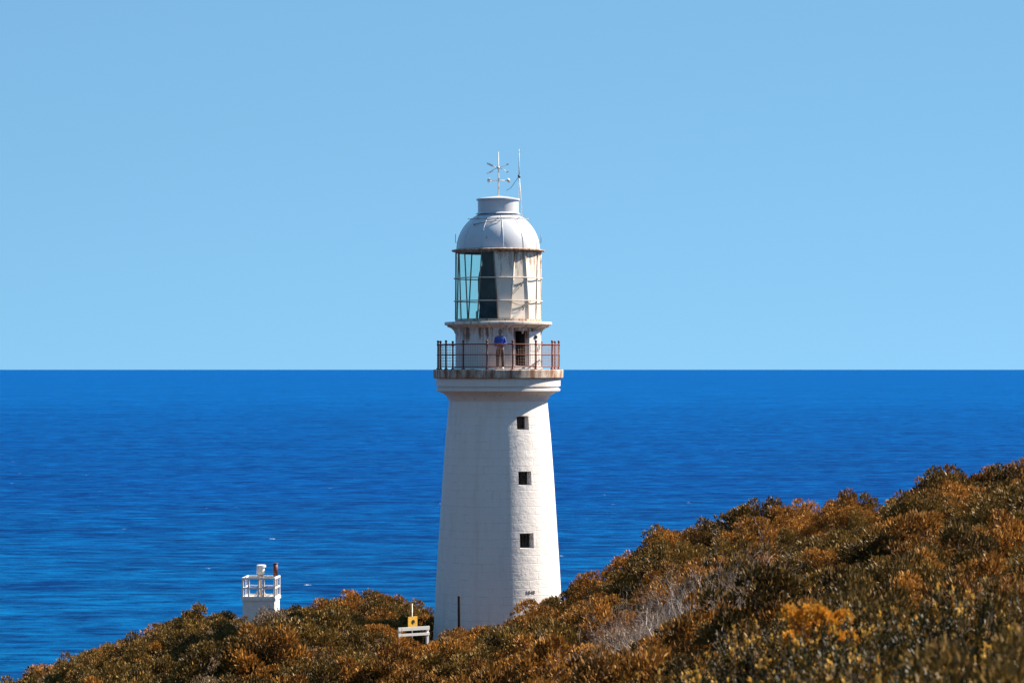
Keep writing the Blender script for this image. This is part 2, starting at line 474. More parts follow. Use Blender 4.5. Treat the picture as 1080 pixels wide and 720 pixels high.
b = MB()
b.lathe([(rp(51.2), zp(424.2)), (rp(52.0), zp(422.6)), (rp(52.6), zp(421.2))])
b.smooth_lathe([(rp(52.6), zp(421.2)), (rp(54.2), zp(418.3)), (rp(56.8), zp(415.8)), (rp(60.4), zp(413.7)), (rp(64.3), zp(412.4))])
b.lathe([(rp(64.3), zp(412.4)), (rp(65.3), zp(411.8)), (rp(65.3), zp(409.8)), (rp(64.2), zp(409.4)), (rp(63.2), zp(408.6)), (rp(63.2), zp(407.6)), (rp(65.6), zp(407.0)), (rp(65.6), zp(399.0)), (rp(50), zp(399.0))])
b.build('cornice', M_corn, LH)
b = MB()
b.lathe([(rp(50), zp(398.8)), (rp(67.8), zp(398.8)), (rp(68.6), zp(398.0)), (rp(68.8), zp(390.4)), (rp(68.2), zp(389.5)), (rp(43), zp(389.3))])
b.build('gallery_floor', M_slab, LH)

# watch room with its doorway
DPH = (23.4, 42.6)
dop = (DPH[0], DPH[1], zp(386), zp(349.2))
b = MB(); RW = rp(45.2)
inn = walled_lathe(b, lambda z: RW, [zp(389.1)+i*(zp(345.5)-zp(389.1))/6 for i in range(7)], [dop], 96, .22, .98)
b.lathe([(RW+.0, zp(389.0)), (RW+.05, zp(388.9)), (RW+.05, zp(386.6)), (RW, zp(386.3))])
wr = b.build('watch_room', M_room, LH)
cp, tv, dv, hw, z0, z1, cs = inn[0]
b = MB()
Mx = Matrix.Translation(cp) @ Matrix(((tv.x, dv.x, 0, 0), (tv.y, dv.y, 0, 0), (0, 0, 1, 0), (0, 0, 0, 1)))
# dark alcove behind the doorway: five sides, open to the front
for q in (((-hw,0,z0),(-hw,-1.1,z0),(-hw,-1.1,z1),(-hw,0,z1)), ((hw,0,z0),(hw,0,z1),(hw,-1.1,z1),(hw,-1.1,z0)),
          ((-hw,0,z0),(hw,0,z0),(hw,-1.1,z0),(-hw,-1.1,z0)), ((-hw,0,z1),(-hw,-1.1,z1),(hw,-1.1,z1),(hw,0,z1)),
          ((-hw,-1.1,z0),(hw,-1.1,z0),(hw,-1.1,z1),(-hw,-1.1,z1))):
    b.quad(*[Mx @ Vector(p) for p in q])
b.build('doorway', M_inside, wr)
# open door leaf swung back along the wall on the right of the doorway
hp = Vector(pol(RW+.03, DPH[1]+1.5, 0)); ep = Vector(pol(RW+.16, DPH[1]+20.5, 0))
tdir = (ep-hp); L = tdir.length; tdir.normalize(); nd = Vector((tdir.y, -tdir.x, 0))
Mx = Matrix.Translation(hp) @ Matrix(((tdir.x, nd.x, 0, 0), (tdir.y, nd.y, 0, 0), (0,0,1,0), (0,0,0,1)))
b = MB(); b.box((0, 0, z0+.02), (L, .045, z1-.02), Mx)
b.box((.06, .045, z0+.1), (L-.06, .055, z0+.55), Mx); b.box((.06, .045, z0+.65), (L-.06, .055, z1-.55), Mx)
door = b.build('door', M_white, LH)
b = MB()
b.tube([Mx @ Vector((L*.55, .045, z1-.26)), Mx @ Vector((L*.55, .075, z1-.26))], .085, 16); b.build('porthole', M_glassd, door)
b = MB(); b.tube([Mx @ Vector((L-.1, .045, z0+.75)), Mx @ Vector((L-.1, .1, z0+.75)), Mx @ Vector((L-.1, .1, z0+.9)), Mx @ Vector((L-.1, .045, z0+.9))], .014, 8)
b.build('handle', M_dsteel, door)

# railing: fifteen posts with ball tops, three rails and a wire infill
RR = rp(63.9)
rail = MB()
def ring(mb, r, z, t, seg=8, n=96): mb.tube([pol(r, 360*i/n, z) for i in range(n)], t, seg, closed=True)
ring(rail, RR, zp(363.4), .027); rl = rail.build('railing', M_rail, LH)
m2 = MB(); ring(m2, RR, zp(374.2), .02); m2.build('middle_rail', M_rail, rl)
m3 = MB(); ring(m3, RR, zp(386.6), .022); m3.build('bottom_rail', M_rail, rl)
for i in range(15):
    ph = 13.9 + 24*i
    p = MB(); x, y, _ = pol(RR, ph, 0)
    zb = zp(389.45)
    p.smooth_lathe([(.001, zb), (.085, zb), (.085, zb+.03), (.05, zb+.05), (.042, zb+.12), (.038, zp(375)), (.052, zp(374.6)), (.052, zp(373.8)), (.038, zp(373.4)),
              (.036, zp(365)), (.055, zp(364.2)), (.055, zp(362.6)), (.034, zp(362)), (.036, zp(361.6)), (.056, zp(360.8)), (.058, zp(360.1)), (.045, zp(359.3)), (.001, zp(358.9))], 12, (x, y))
    p.build('post', M_rail, rl)
wm = MB()
for i in range(150):
    ph = 360*i/150; wm.tube([pol(RR, ph, zp(386.6)), pol(RR, ph, zp(363.4))], .0055, 4, cap=False)
for py in (366.2, 369, 371.7, 377.3, 380.4, 383.5):
    ring(wm, RR, zp(py), .0045, 4, 72)
wm.build('wire_infill', M_wire, rl)

# lantern gallery, brackets
b = MB()
b.lathe([(rp(44), zp(346.2)), (rp(47.5), zp(345.8)), (rp(52.5), zp(343.6)), (rp(56.2), zp(342.9)), (rp(56.7), zp(342.3)), (rp(56.7), zp(340.2)), (rp(56.2), zp(339.7)), (rp(43), zp(339.1))])
lg = b.build('lantern_gallery', M_lgal, LH)
for i in range(16):
    ph = 11.25 + 22.5*i
    dv = Vector(pol(1, ph, 0)); tv = Vector((math.cos(rad(ph)), math.sin(rad(ph)), 0))
    Mx = Matrix(((dv.x, tv.x, 0, 0), (dv.y, tv.y, 0, 0), (0,0,1,0), (0,0,0,1)))
    p = MB()
    p.prism([(RW-.01, zp(352.2)), (RW+.05, zp(352)), (RW+.1, zp(349)), (RW+.22, zp(346.2)), (rp(54.6), zp(344.6)), (rp(54.6), zp(343.1)), (RW-.01, zp(345.9))], .05, Mx)
    p.build('bracket', M_lgal, lg)

# lantern: sill and head rings, sloped astragals, glass and blanked panels
RL = rp(44.9)
b = MB()
b.lathe([(RL-.1, zp(339.0)), (RL+.03, zp(339.0)), (RL+.03, zp(336.8)), (RL-.1, zp(336.3))])
lan = b.build('lantern_sill', M_eave, LH); b = MB()
b.lathe([(RL-.12, zp(267.3)), (RL+.02, zp(267.1)), (RL+.02, zp(264.9)), (RL-.12, zp(264.9))])
b.build('head_ring', M_eave, lan)
ZT, ZB = zp(267.0), zp(337.0)
def barph(k):
    m_ = -2.8 + 22.5*k; s_ = 1 if k % 2 == 0 else -1
    return m_ - 3.1*s_, m_ + 3.1*s_            # (top, bottom)
for k in range(16):
    t, bo = barph(k)
    p = MB(); p.tube([pol(RL+.005, bo, ZB), pol(RL+.005, t, ZT)], .034, 6); p.build('glazing_bar', M_bar if 8 < k or k == 0 else M_blank, lan)
M_cone = None
for k in range(16):
    t0, b0 = barph(k); t1, b1 = barph(k+1)
    c = ((-2.8+22.5*k+11.25) + 180) % 360 - 180
    glass = -130 < c < -10 or -152 < c < -140
    q0, q1, q2, q3 = [Vector(p) for p in (pol(RL-.005, b0, ZB), pol(RL-.005, b1, ZB), pol(RL-.005, t1, ZT), pol(RL-.005, t0, ZT))]
    nrm = (q1-q0).cross(q3-q0).normalized()*-.012
    p = MB(); th = nrm if not glass else nrm*.7
    A = [q0, q1, q2, q3]; B = [x+th for x in A]
    p.quad(*A)
    if not glass:
        p.quad(*reversed(B))
        for i in range(4): p.quad(A[(i+1)%4], A[i], B[i], B[(i+1)%4])
    p.build('glass_pane' if glass else 'blank_panel', M_glass if glass else M_blank, lan)
for py in (293.8, 317.7):
    p = MB(); ring(p, rp(46.6), zp(py), .024, 8)
    for k in range(16):
        t, bo = barph(k); f = (zp(py)-ZB)/(ZT-ZB); ph = bo+(t-bo)*f
        p.tube([pol(RL, ph, zp(py)), pol(rp(46.6), ph, zp(py))], .015, 6)
    p.build('lantern_handrail', M_ring, lan)
# two lifting lugs and a slack cable on the blanked panels
for (px, py) in ((549.0, 300.2), (551.0, 324.6)):
    ph = math.degrees(math.asin((px-525.5)/PXM/RL)); p = MB()
    p.tube([pol(RL-.03, ph, zp(py)), pol(RL+.05, ph, zp(py)), pol(RL+.09, ph, zp(py)-.05), pol(RL+.05, ph, zp(py)-.12), pol(RL-.03, ph, zp(py)-.12)], .022, 6)
    p.build('lug', M_dsteel, lan)
p = MB(); pts = []
for i in range(15):
    u = i/14; ph = 18 + 31*u; z = zp(319.5) + (zp(317.5)-zp(319.5))*u - .17*(4*u*(1-u))
    pts.append(pol(RL+.05, ph, z))
p.tube(pts, .013, 6); p.build('cable', M_dsteel, lan)
# dark sheet added inside the front pane so the interior reads unlit
t0, b0 = barph(15); t1, b1 = barph(16)
A = [Vector(pol(RL-.09, b0+.4, ZB)), Vector(pol(RL-.09, b1-.4, ZB)), Vector(pol(RL-.09, t1-.4, ZT)), Vector(pol(RL-.09, t0+.4, ZT))]
nrm = (A[1]-A[0]).cross(A[3]-A[0]).normalized()*-.015; B = [x+nrm for x in A]
p = MB(); p.quad(*A); p.quad(*reversed(B))
for i in range(4): p.quad(A[(i+1)%4], A[i], B[i], B[(i+1)%4])
p.build('interior_dark_sheet', M_dark, lan)
# lens inside the lantern, its curtain made near-black to carry the unlit interior
p = MB(); zc = (ZT+ZB)/2
p.smooth_lathe([(.01, ZB-.1), (.55, ZB-.1), (.62, ZB+.3), (.84, ZB+.55), (.92, zc-.2), (.92, zc+.35), (.86, zc+.65), (.72, zc+1.0), (.66, ZT+.05), (.01, ZT+.06)], 40)
p.build('curtained_lens', M_dark, lan)
p = MB()
p.box((-1.0, -1.25, ZB-.02), (-.92, -1.2, ZB+.35)); p.tube([(-.96, -1.22, ZB+.33), (-.85, -1.2, ZB+.4)], .03, 6)
p.build('lamp_stand', M_white, lan)
p = MB()
p.lathe([(.0, zp(338.6)), (RL-.08, zp(338.6))]); p.build('lantern_deck', M_inside, lan)
p = MB(); p.lathe([(RL-.08, zp(265.5)), (.0, zp(265.5))]); p.build('lantern_ceiling', M_inside, lan)

# dome
b = MB()
b.lathe([(rp(43), zp(264.7)), (rp(48.4), zp(265.6)), (rp(49.2), zp(265.0)), (rp(49.2), zp(264.0)), (rp(44.2), zp(262.9))])
b.build('eave', M_eave, LH)
prof = []
for i in range(21):
    a = rad(90*i/20*.745)
    r_ = 43.9*math.cos(a)**.92; z_ = 263 - 43.9*.98*math.sin(a)**1.04
    prof.append((r_, z_))
# fit the top of the dome under the ventilator collar
top = prof[-1]; k_ = (263-225.6)/(263-top[1])
prof = [(r_, 263-(263-z_)*k_) for r_, z_ in prof]
DP = [(rp(r_), zp(z_)) for r_, z_ in prof] + [(rp(21), zp(225.2))]
b = MB(); b.smooth_lathe(DP, 96); dome = b.build('dome', M_dome, LH)
for k in range(12):
    ph = 7 + 30*k; p = MB(); p.tube([pol(r_+.004, ph, z_) for r_, z_ in DP[:-2]], .016, 6); p.build('seam', M_dome, dome)
def domer(z):
    for (r0, z0), (r1, z1) in zip(DP, DP[1:]):
        if z0 <= z <= z1: return r0+(r1-r0)*(z-z0)/(z1-z0+1e-9)
    return DP[-1][0]
b = MB(); zr = zp(231.2); rr = domer(zr)
ring(b, rr+.05, zr, .018)
for k in range(8):
    ph = 90 + 45*k; b.tube([pol(rr-.03, ph, zr-.02), pol(rr+.05, ph, zr), pol(rr+.17, ph, zr+.02)], .018, 6)
b.build('dome_ring', M_ring, dome)
b = MB()
pts = [(-44, zp(238.3)), (-30, zp(236.9)), (-12, zp(235.4)), (4, zp(234.0))]
b.tube([pol(domer(z)+.1, ph, z) for ph, z in pts], .017, 6)
for ph, z in (pts[0], pts[2], pts[3]): b.tube([pol(domer(z)-.02, ph, z), pol(domer(z)+.1, ph, z)], .015, 6)
b.build('grab_rail', M_dsteel, dome)
for ph in (-88, 88):
    b = MB(); b.tube([pol(domer(zp(256))-.02, ph, zp(256)), pol(domer(zp(256))+.08, ph, zp(256)), pol(domer(zp(256))+.08, ph, zp(247))], .014, 6); b.build('hook', M_dsteel, dome)
b = MB()
b.lathe([(rp(24), zp(225.9)), (rp(22.6), zp(224.9)), (rp(21.6), zp(224.6)), (rp(21.6), zp(211.4)), (rp(21.2), zp(211))], 64)
vent = b.build('ventilator', M_dome, LH)
b = MB()
b.lathe([(rp(20.5), zp(211.4)), (rp(23.2), zp(211.4)), (rp(23.2), zp(210.1))], 64); b.smooth_lathe([(rp(23.2), zp(210.1)), (rp(15), zp(208.4)), (rp(7), zp(207.2)), (rp(.2), zp(206.8))], 64)
b.build('ventilator_cap', M_dome, vent)

# weather vane
VX = (525.7-525.5)/PXM
b = MB(); b.tube([(VX, 0, zp(207.2)), (VX, 0, zp(190)), (VX, 0, zp(160.2))], [.034, .028, .014], 8)
b.tube([(VX, 0, zp(178.2)), (VX, 0, zp(175.8))], .055, 10)
vane = b.build('weather_vane', M_wpost, LH)
def pt(px, py, y=0): return Vector(((px-525.5)/PXM, y, zp(py)))
for (pts_, w_, mt) in (([(525.7,177),(521,175.8),(517,173.6)], 0, M_steel), ([(525.7,177),(521,178.6),(517,181.6)], 0, M_steel),
                       ([(525.7,177),(531,175.5),(534.6,174)], 0, M_steel), ([(525.7,177),(531,178.9),(534.2,181)], 0, M_steel)):
    b = MB(); b.tube([pt(*q) for q in pts_], .016, 6); b.build('arm', M_wpost, vane)
for (cx, cy, sl, ln, mt) in ((516.8, 173.7, .42, .30, M_dsteel), (516.8, 181.8, -.35, .30, M_white), (535.4, 173.4, -.3, .09, M_steel), (535.0, 181.4, .4, .10, M_steel)):
    b = MB(); c0 = pt(cx, cy); Mx = Matrix.Translation(c0) @ Matrix.Rotation(sl, 4, 'Y')
    b.box((-ln/2, -.09, -.035), (ln/2, .0, -.018), Mx); b.box((-ln/2, .0, .018), (ln/2, .12, .036), Mx)
    b.box((-.012, -.02, -.02), (.012, .02, .02), Mx)
    b.build('vane_plate', mt, vane)
b = MB(); b.tube([pt(515.2, 190.6), pt(536.6, 190.4)], .02, 8); b.build('crossbar', M_white, vane)
for (cx, sgn) in ((515.8, -1), (536.2, 1)):
    b = MB(); c0 = pt(cx, 190.5)
    pr = [(.02+.1*math.sin(rad(a)), .1*(1-math.cos(rad(a)))) for a in (0, 15, 30, 45, 60, 75, 88)]
    ring_ = []
    for (r_, h_) in pr:
        for k in range(16):
            q = 2*PI*k/16; b.v.append(tuple(c0 + Vector((sgn*(.08-h_*1.3), r_*math.cos(q), r_*math.sin(q)))))
    for i in range(len(pr)-1):
        for k in range(16):
            b.f.append((i*16+k, i*16+(k+1)%16, (i+1)*16+(k+1)%16, (i+1)*16+k)); b.sm.append(True)
    b.f.append(tuple(range(16))); b.sm.append(False)
    b.build('cup', M_white if sgn < 0 else M_steel, vane)

# antenna beside the ventilator
b = MB(); b.tube([pt(551.0, 231.5, -.1), pt(547.6, 186)], .02, 8); b.tube([pt(547.6, 186.5), pt(547.5, 172), pt(547.4, 157)], [.03, .022, .011], 8)
ant = b.build('antenna', M_wpost, LH)
b = MB(); b.tube([pt(546.8, 214.5, .1), pt(547.5, 188)], .013, 6); b.build('stay', M_white, ant)
b = MB(); b.tube([pt(547.5, 187.5), pt(547.5, 184.6)], .06, 8); b.build('clamp', M_dsteel, ant)
b = MB(); b.tube([pt(547.4, 186.3), pt(544.5, 190), pt(541.5, 194.5), pt(538.5, 198.5), pt(534, 201)], .012, 6); b.build('feed_cable', M_dsteel, ant)
b = MB(); b.tube([pt(547.4, 160.5), pt(549.5, 159)], .01, 6); b.build('spur', M_steel, ant)

# ------------------------------------------------------------------ person on the gallery
def skin_mesh(chains, sub=2):
    """chains: list of (points [(x,y,z,r)], links) fused by the skin modifier, evaluated to a mesh"""
    vs, es, rs, roots = [], [], [], []
    for pts_, links in chains:
        n = len(vs); roots.append(n)
        for p in pts_: vs.append(p[:3]); rs.append(p[3])
        es += [(n+a, n+c) for a, c in links]
    me = bpy.data.meshes.new('sk'); me.from_pydata(vs, es, [])
    ob = bpy.data.objects.new('sk', me); C.objects.link(ob)
    md = ob.modifiers.new('s', 'SKIN'); md.use_smooth_shade = True
    for i, d in enumerate(me.skin_vertices[0].data):
        d.radius = (rs[i], rs[i]) if not isinstance(rs[i], tuple) else rs[i]
        d.use_root = i in roots
    ob.modifiers.new('u', 'SUBSURF').levels = sub; ob.modifiers['u'].render_levels = sub
    dg = bpy.context.evaluated_depsgraph_get(); m = bpy.data.meshes.new_from_object(ob.evaluated_get(dg))
    bpy.data.objects.remove(ob); return m
def lin(n): return [(i, i+1) for i in range(n-1)]

def remesh(meshes, vox):
    bm = bmesh.new()
    for m in meshes: bm.from_mesh(m)
    me = bpy.data.meshes.new('r'); bm.to_mesh(me); bm.free()
    ob = bpy.data.objects.new('r', me); C.objects.link(ob)
    md = ob.modifiers.new('r', 'REMESH'); md.mode = 'VOXEL'; md.voxel_size = vox; md.use_smooth_shade = True
    s = ob.modifiers.new('sm', 'SMOOTH'); s.iterations = 2; s.factor = .4
    dg = bpy.context.evaluated_depsgraph_get(); m = bpy.data.meshes.new_from_object(ob.evaluated_get(dg))
    bpy.data.objects.remove(ob); return m

def ball(c, r, sq=(1,1,1), fn=None):
    bm = bmesh.new(); bmesh.ops.create_icosphere(bm, subdivisions=3, radius=1)
    for v in bm.verts:
        p = Vector((v.co.x*sq[0]*r, v.co.y*sq[1]*r, v.co.z*sq[2]*r))
        if fn: p = fn(p)
        v.co = p + Vector(c)
    me = bpy.data.meshes.new('b'); bm.to_mesh(me); bm.free(); return me

def make_person(loc, rotz):
    skin = flat('skin', (.32,.18,.12), .5); blue = flat('blue_jumper', (.045,.10,.44), .8)
    khaki = flat('olive_trousers', (.075,.07,.06), .85); shoe = flat('pale_shoe', (.62,.58,.52), .6); hairm = flat('black_hair', (.012,.01,.01), .5)
    # faces -Y. 1.75 m tall
    body = skin_mesh([([(0,0,.95,.13),(0,0,1.1,.12),(0,0,1.3,.15),(0,.01,1.43,.12),(0,.0,1.5,.058),(0,-.01,1.58,.055),
                        (-.17,.0,1.41,.06),(-.22,.01,1.14,.046),(-.12,-.2,1.06,.036),(-.03,-.24,1.06,.03),
                        (.17,.0,1.41,.06),(.23,.01,1.14,.046),(.13,-.21,1.08,.036),(.04,-.25,1.08,.03),
                        (-.1,0,.88,.09),(-.11,-.01,.5,.058),(-.115,.02,.09,.042),
                        (.1,0,.88,.09),(.115,-.03,.5,.058),(.13,.0,.09,.042)],
                       [(0,1),(1,2),(2,3),(3,4),(4,5),(3,6),(6,7),(7,8),(8,9),(3,10),(10,11),(11,12),(12,13),(0,14),(14,15),(15,16),(0,17),(17,18),(18,19)])])
    fing = []
    for sx, base, z in ((1, Vector((-.03,-.24,1.06)), 0), (-1, Vector((.04,-.25,1.08)), .0)):
        for i, ln in enumerate((.07, .08, .075, .06)):
            p0 = base + Vector((0, 0, .025-.017*i)); d = Vector((sx*1, -.25, -.15-.05*i)).normalized()
            p1 = p0 + d*(.04+ln*.4); p2 = p1 + (d+Vector((0,.5,-.2))).normalized()*ln*.4; p3 = p2 + (d+Vector((0,1.4,-.3))).normalized()*ln*.3
            fing.append(([(*p0,.0095),(*p1,.009),(*p2,.008),(*p3,.007)], lin(4)))
        p0 = base + Vector((-sx*.03, -.01, .02)); d = Vector((sx*.7, -.2, .75)).normalized()
        fing.append(([(*p0,.012),(*(p0+d*.035),.0105),(*(p0+d*.035+Vector((sx*.03,-.01,.008))),.009)], lin(3)))
    fm = skin_mesh(fing, 1)
    def face(p):
        y = p.y
        if p.y < 0:
            p.x *= 1 - .12*max(0, -p.z/.12)                       # narrower jaw
            if abs(p.x) < .03 and -.045 < p.z < .02: p.y -= .022*(1-abs(p.x)/.03)*(1 if p.z < 0 else .5)   # nose
            if .02 < abs(p.x) < .05 and 0 < p.z < .03: p.y += .008    # eye sockets
            if abs(p.x) < .03 and -.075 < p.z < -.06: p.y -= .006     # lips
        return p
    head = ball((0, -.02, 1.645), .112, (.70, .86, 1.02), face)
    ears = [ball((s*.078, -.005, 1.64), .03, (.35, .7, 1)) for s in (-1, 1)]
    m = remesh([body, fm, head] + ears, .012)
    m.materials.clear(); m.materials.append(skin)
    P = bpy.data.objects.new('person', m); C.objects.link(P); P.location = loc; P.rotation_euler.z = rotz
    def part(name, mesh, mat):
        mesh.materials.clear(); mesh.materials.append(mat); q = bpy.data.objects.new(name, mesh); C.objects.link(q); q.parent = P; return q
    j = skin_mesh([([(0,0,.93,.158),(0,0,1.1,.155),(0,0,1.28,.175),(0,.01,1.42,.13),(0,0,1.475,.078),
                     (-.18,.0,1.40,.078),(-.235,.01,1.13,.066),(-.14,-.18,1.06,.054),
                     (.18,.0,1.40,.078),(.245,.01,1.13,.066),(.15,-.19,1.08,.054)],
                    [(0,1),(1,2),(2,3),(3,4),(3,5),(5,6),(6,7),(3,8),(8,9),(9,10)])])
    part('jumper', remesh([j], .014), blue)
    t = skin_mesh([([(0,0,.96,.142),(0,0,.9,.145),(-.1,0,.8,.105),(-.112,-.01,.5,.08),(-.115,.015,.09,.07),(.1,0,.8,.105),(.118,-.03,.5,.08),(.13,.0,.09,.07)],
                    [(0,1),(1,2),(2,3),(3,4),(1,5),(5,6),(6,7)])])
    part('trousers', remesh([t], .014), khaki)
    for s in (-1, 1):
        part('shoe', remesh([ball((s*.122, -.055, .045), .14, (.36, 1, .34)), ball((s*.12, .01, .07), .07, (.7, .9, .8))], .012), shoe)
    part('hair', remesh([ball((0, .012, 1.675), .118, (.74, .86, .92), lambda p: Vector((p.x, max(p.y, -.055+.4*max(0, -p.z-.0)) if p.z < .03 else p.y, max(p.z, -.075))))], .012), hairm)
    for s in (-1, 1):
        part('eye', ball((s*.031, -.099, 1.655), .0105), flat('eye_dark', (.02,.015,.012), .2))
    return P
pp = make_person((LX + (527.8-525.5)/PXM, LY - 2.36, BZ + zp(389.42)), rad(-6))
tag(pp, 'person in blue jumper and olive trousers standing on the lighthouse gallery', 'person')

# ------------------------------------------------------------------ small light beacon on the left knoll
BD = 136.0; BS = F/BD
bx = at(275.5, HZ, BD).x; bzb = ground(bx, BD) - .4
def bz(py): return H + (HZ-py)/BS - bzb
BE = empty('beacon_hut', (bx, BD, bzb), rad(-4))
tag(BE, 'small white flat-topped light beacon with railed roof behind the left knoll scrub', 'beacon')
wt = bz(631.6); hb = .82
b = MB(); b.box((-hb, -hb, 0), (hb, hb, wt)); hut = b.build('hut_wall', paint('beacon_render', (.74,.73,.72), .6, .25), BE)
b = MB(); b.box((-hb-.06, -hb-.06, wt+.003), (hb+.06, hb+.06, wt+.15)); b.build('roof_slab', M_wpost, BE)
pz = wt+.153; ztop = bz(608.4); zmid = bz(618.5); zlow = bz(628.0)
b = MB(); cs = [(-hb,-hb), (hb,-hb), (hb,hb), (-hb,hb)]
def loop_(mb, z, t):
    for i in range(4):
        (x0, y0), (x1, y1) = cs[i], cs[(i+1) % 4]
        mb.box((min(x0,x1)-t, min(y0,y1)-t, z-t), (max(x0,x1)+t, max(y0,y1)+t, z+t)) if i % 2 == 0 else mb.box((x0-t+.001, min(y0,y1)+t, z-t), (x0+t-.001, max(y0,y1)-t, z+t))
loop_(b, ztop, .04); rl2 = b.build('railing', M_wpost, BE)
b = MB(); loop_(b, zmid, .03); b.build('middle_rail', M_wpost, rl2)
b = MB(); loop_(b, zlow, .035); b.build('bottom_rail', M_wpost, rl2)
for (x, y) in cs + [(-hb+.32,-hb), (0,-hb), (.27,-hb), (0,hb), (hb,0), (-hb,0)]:
    b = MB(); e = .036; b.box((x-e, y-e, pz), (x+e, y+e, ztop-.041)); b.build('post', M_wpost, rl2)
lx = -.03; lz = bz(605)
b = MB(); b.smooth_lathe([(.001, pz), (.17, pz), (.17, pz+.06), (.1, pz+.1), (.085, pz+.5), (.085, lz-.15), (.15, lz-.12), (.15, lz-.02), (.12, lz)], 20, (lx, 0))
for k in range(3):
    q = rad(40+120*k); b.tube([(lx+.33*math.cos(q), .33*math.sin(q), pz), (lx, 0, pz+.55)], .03, 6)
st = b.build('lamp_pedestal', paint('pedestal_paint', (.62,.5,.42), .6, .5, (.4,.2,.1), 5, rust=.4), BE)
b = MB(); b.smooth_lathe([(.001, lz), (.19, lz), (.21, lz+.03), (.205, bz(598)), (.205, bz(597.6))], 24, (lx, 0))
b.lathe([(.18, bz(597.6)), (.245, bz(597.6)), (.245, bz(595.8)), (.2, bz(595.2)), (.001, bz(594.9))], 24, (lx, 0)); b.build('lamp_housing', M_white, BE)
rx, ry = hb-.02, .1
b = MB(); b.tube([(rx-.08, ry, pz), (rx-.08, ry, bz(606.5))], .1, 14); b.build('vent_post', M_wpost, BE)
b = MB(); b.tube([(rx-.08, ry, bz(606.4)), (rx-.08, ry, bz(594.2))], .125, 16); b.tube([(rx-.08, ry, bz(594.2)), (rx-.08, ry, bz(593.4))], .145, 16); b.build('red_pipe', M_redpipe, BE)

# ------------------------------------------------------------------ sign, rail and dark post in front of the tower
SD = 113.0
p0 = at(434.5, 649.5, SD); gz = ground(p0.x, SD)
SG = empty('warning_sign', (p0.x, SD, gz), rad(45)); tag(SG, 'small yellow square sign with dark symbol on a thin pale pole left of the tower', 'sign')
s_ = F/SD
def sz(py): return H + (HZ-py)/s_ - gz
b = MB(); b.tube([(0, 0, -.2), (0, 0, sz(636))], .028, 10); b.build('pole', M_steel, SG)
b = MB(); b.box((-.27, -.05, sz(660.4)), (.27, -.03, sz(649.6))); pn = b.build('sign_panel', M_yellow, SG)
b = MB(); cz = sz(655.2)
b.tube([(.02+.075*math.cos(2*PI*i/20), -.054, cz+.075*math.sin(2*PI*i/20)) for i in range(20)], .018, 6, closed=True)
b.box((-.01, -.058, cz-.06), (.05, -.051, cz+.06)); b.build('symbol', M_black, pn)

RD = 112.0
pa = at(420.5, 662.3, RD); pb = at(452.5, 662.3, RD); gz2 = min(ground(pa.x, RD), ground(pb.x, RD))
mid = (pa+pb)/2; hw_ = (pb.x-pa.x)/2/math.cos(rad(32)); r_ = F/RD
FE = empty('barrier_rail', (mid.x, RD, gz2), rad(32)); tag(FE, 'low white two-rail timber barrier below the yellow sign beside the tower', 'barrier')
def rz(py): return H + (HZ-py)/r_ - gz2
b = MB(); b.box((-hw_, -.03, rz(664.3)), (hw_, .03, rz(660.6))); b.build('top_rail', M_white, FE)
b = MB(); b.box((-hw_, -.03, rz(670)), (hw_, .03, rz(667.4))); b.build('lower_rail', M_white, FE)
for x in (-hw_+.1, hw_-.05):
    b = MB(); b.box((x-.05, .032, -.3), (x+.05, .13, rz(660.9))); b.build('post', M_white, FE)

PD = 113.5
p0 = at(484.2, 628, PD); gz3 = ground(p0.x, PD)
b = MB(); ht = p0.z-gz3
b.smooth_lathe([(.001, -.4), (.066, -.4), (.066, ht-.07), (.06, ht-.05)], 10); b.smooth_lathe([(.074, ht-.05), (.074, ht-.01), (.05, ht), (.001, ht+.005)], 10)
b.lathe([(.06, ht-.05), (.074, ht-.05)], 10)
po = b.build('dark_post', M_post, None, (p0.x, PD, gz3)); tag(po, 'slim black post standing in scrub before the shaded foot of the tower', 'post')

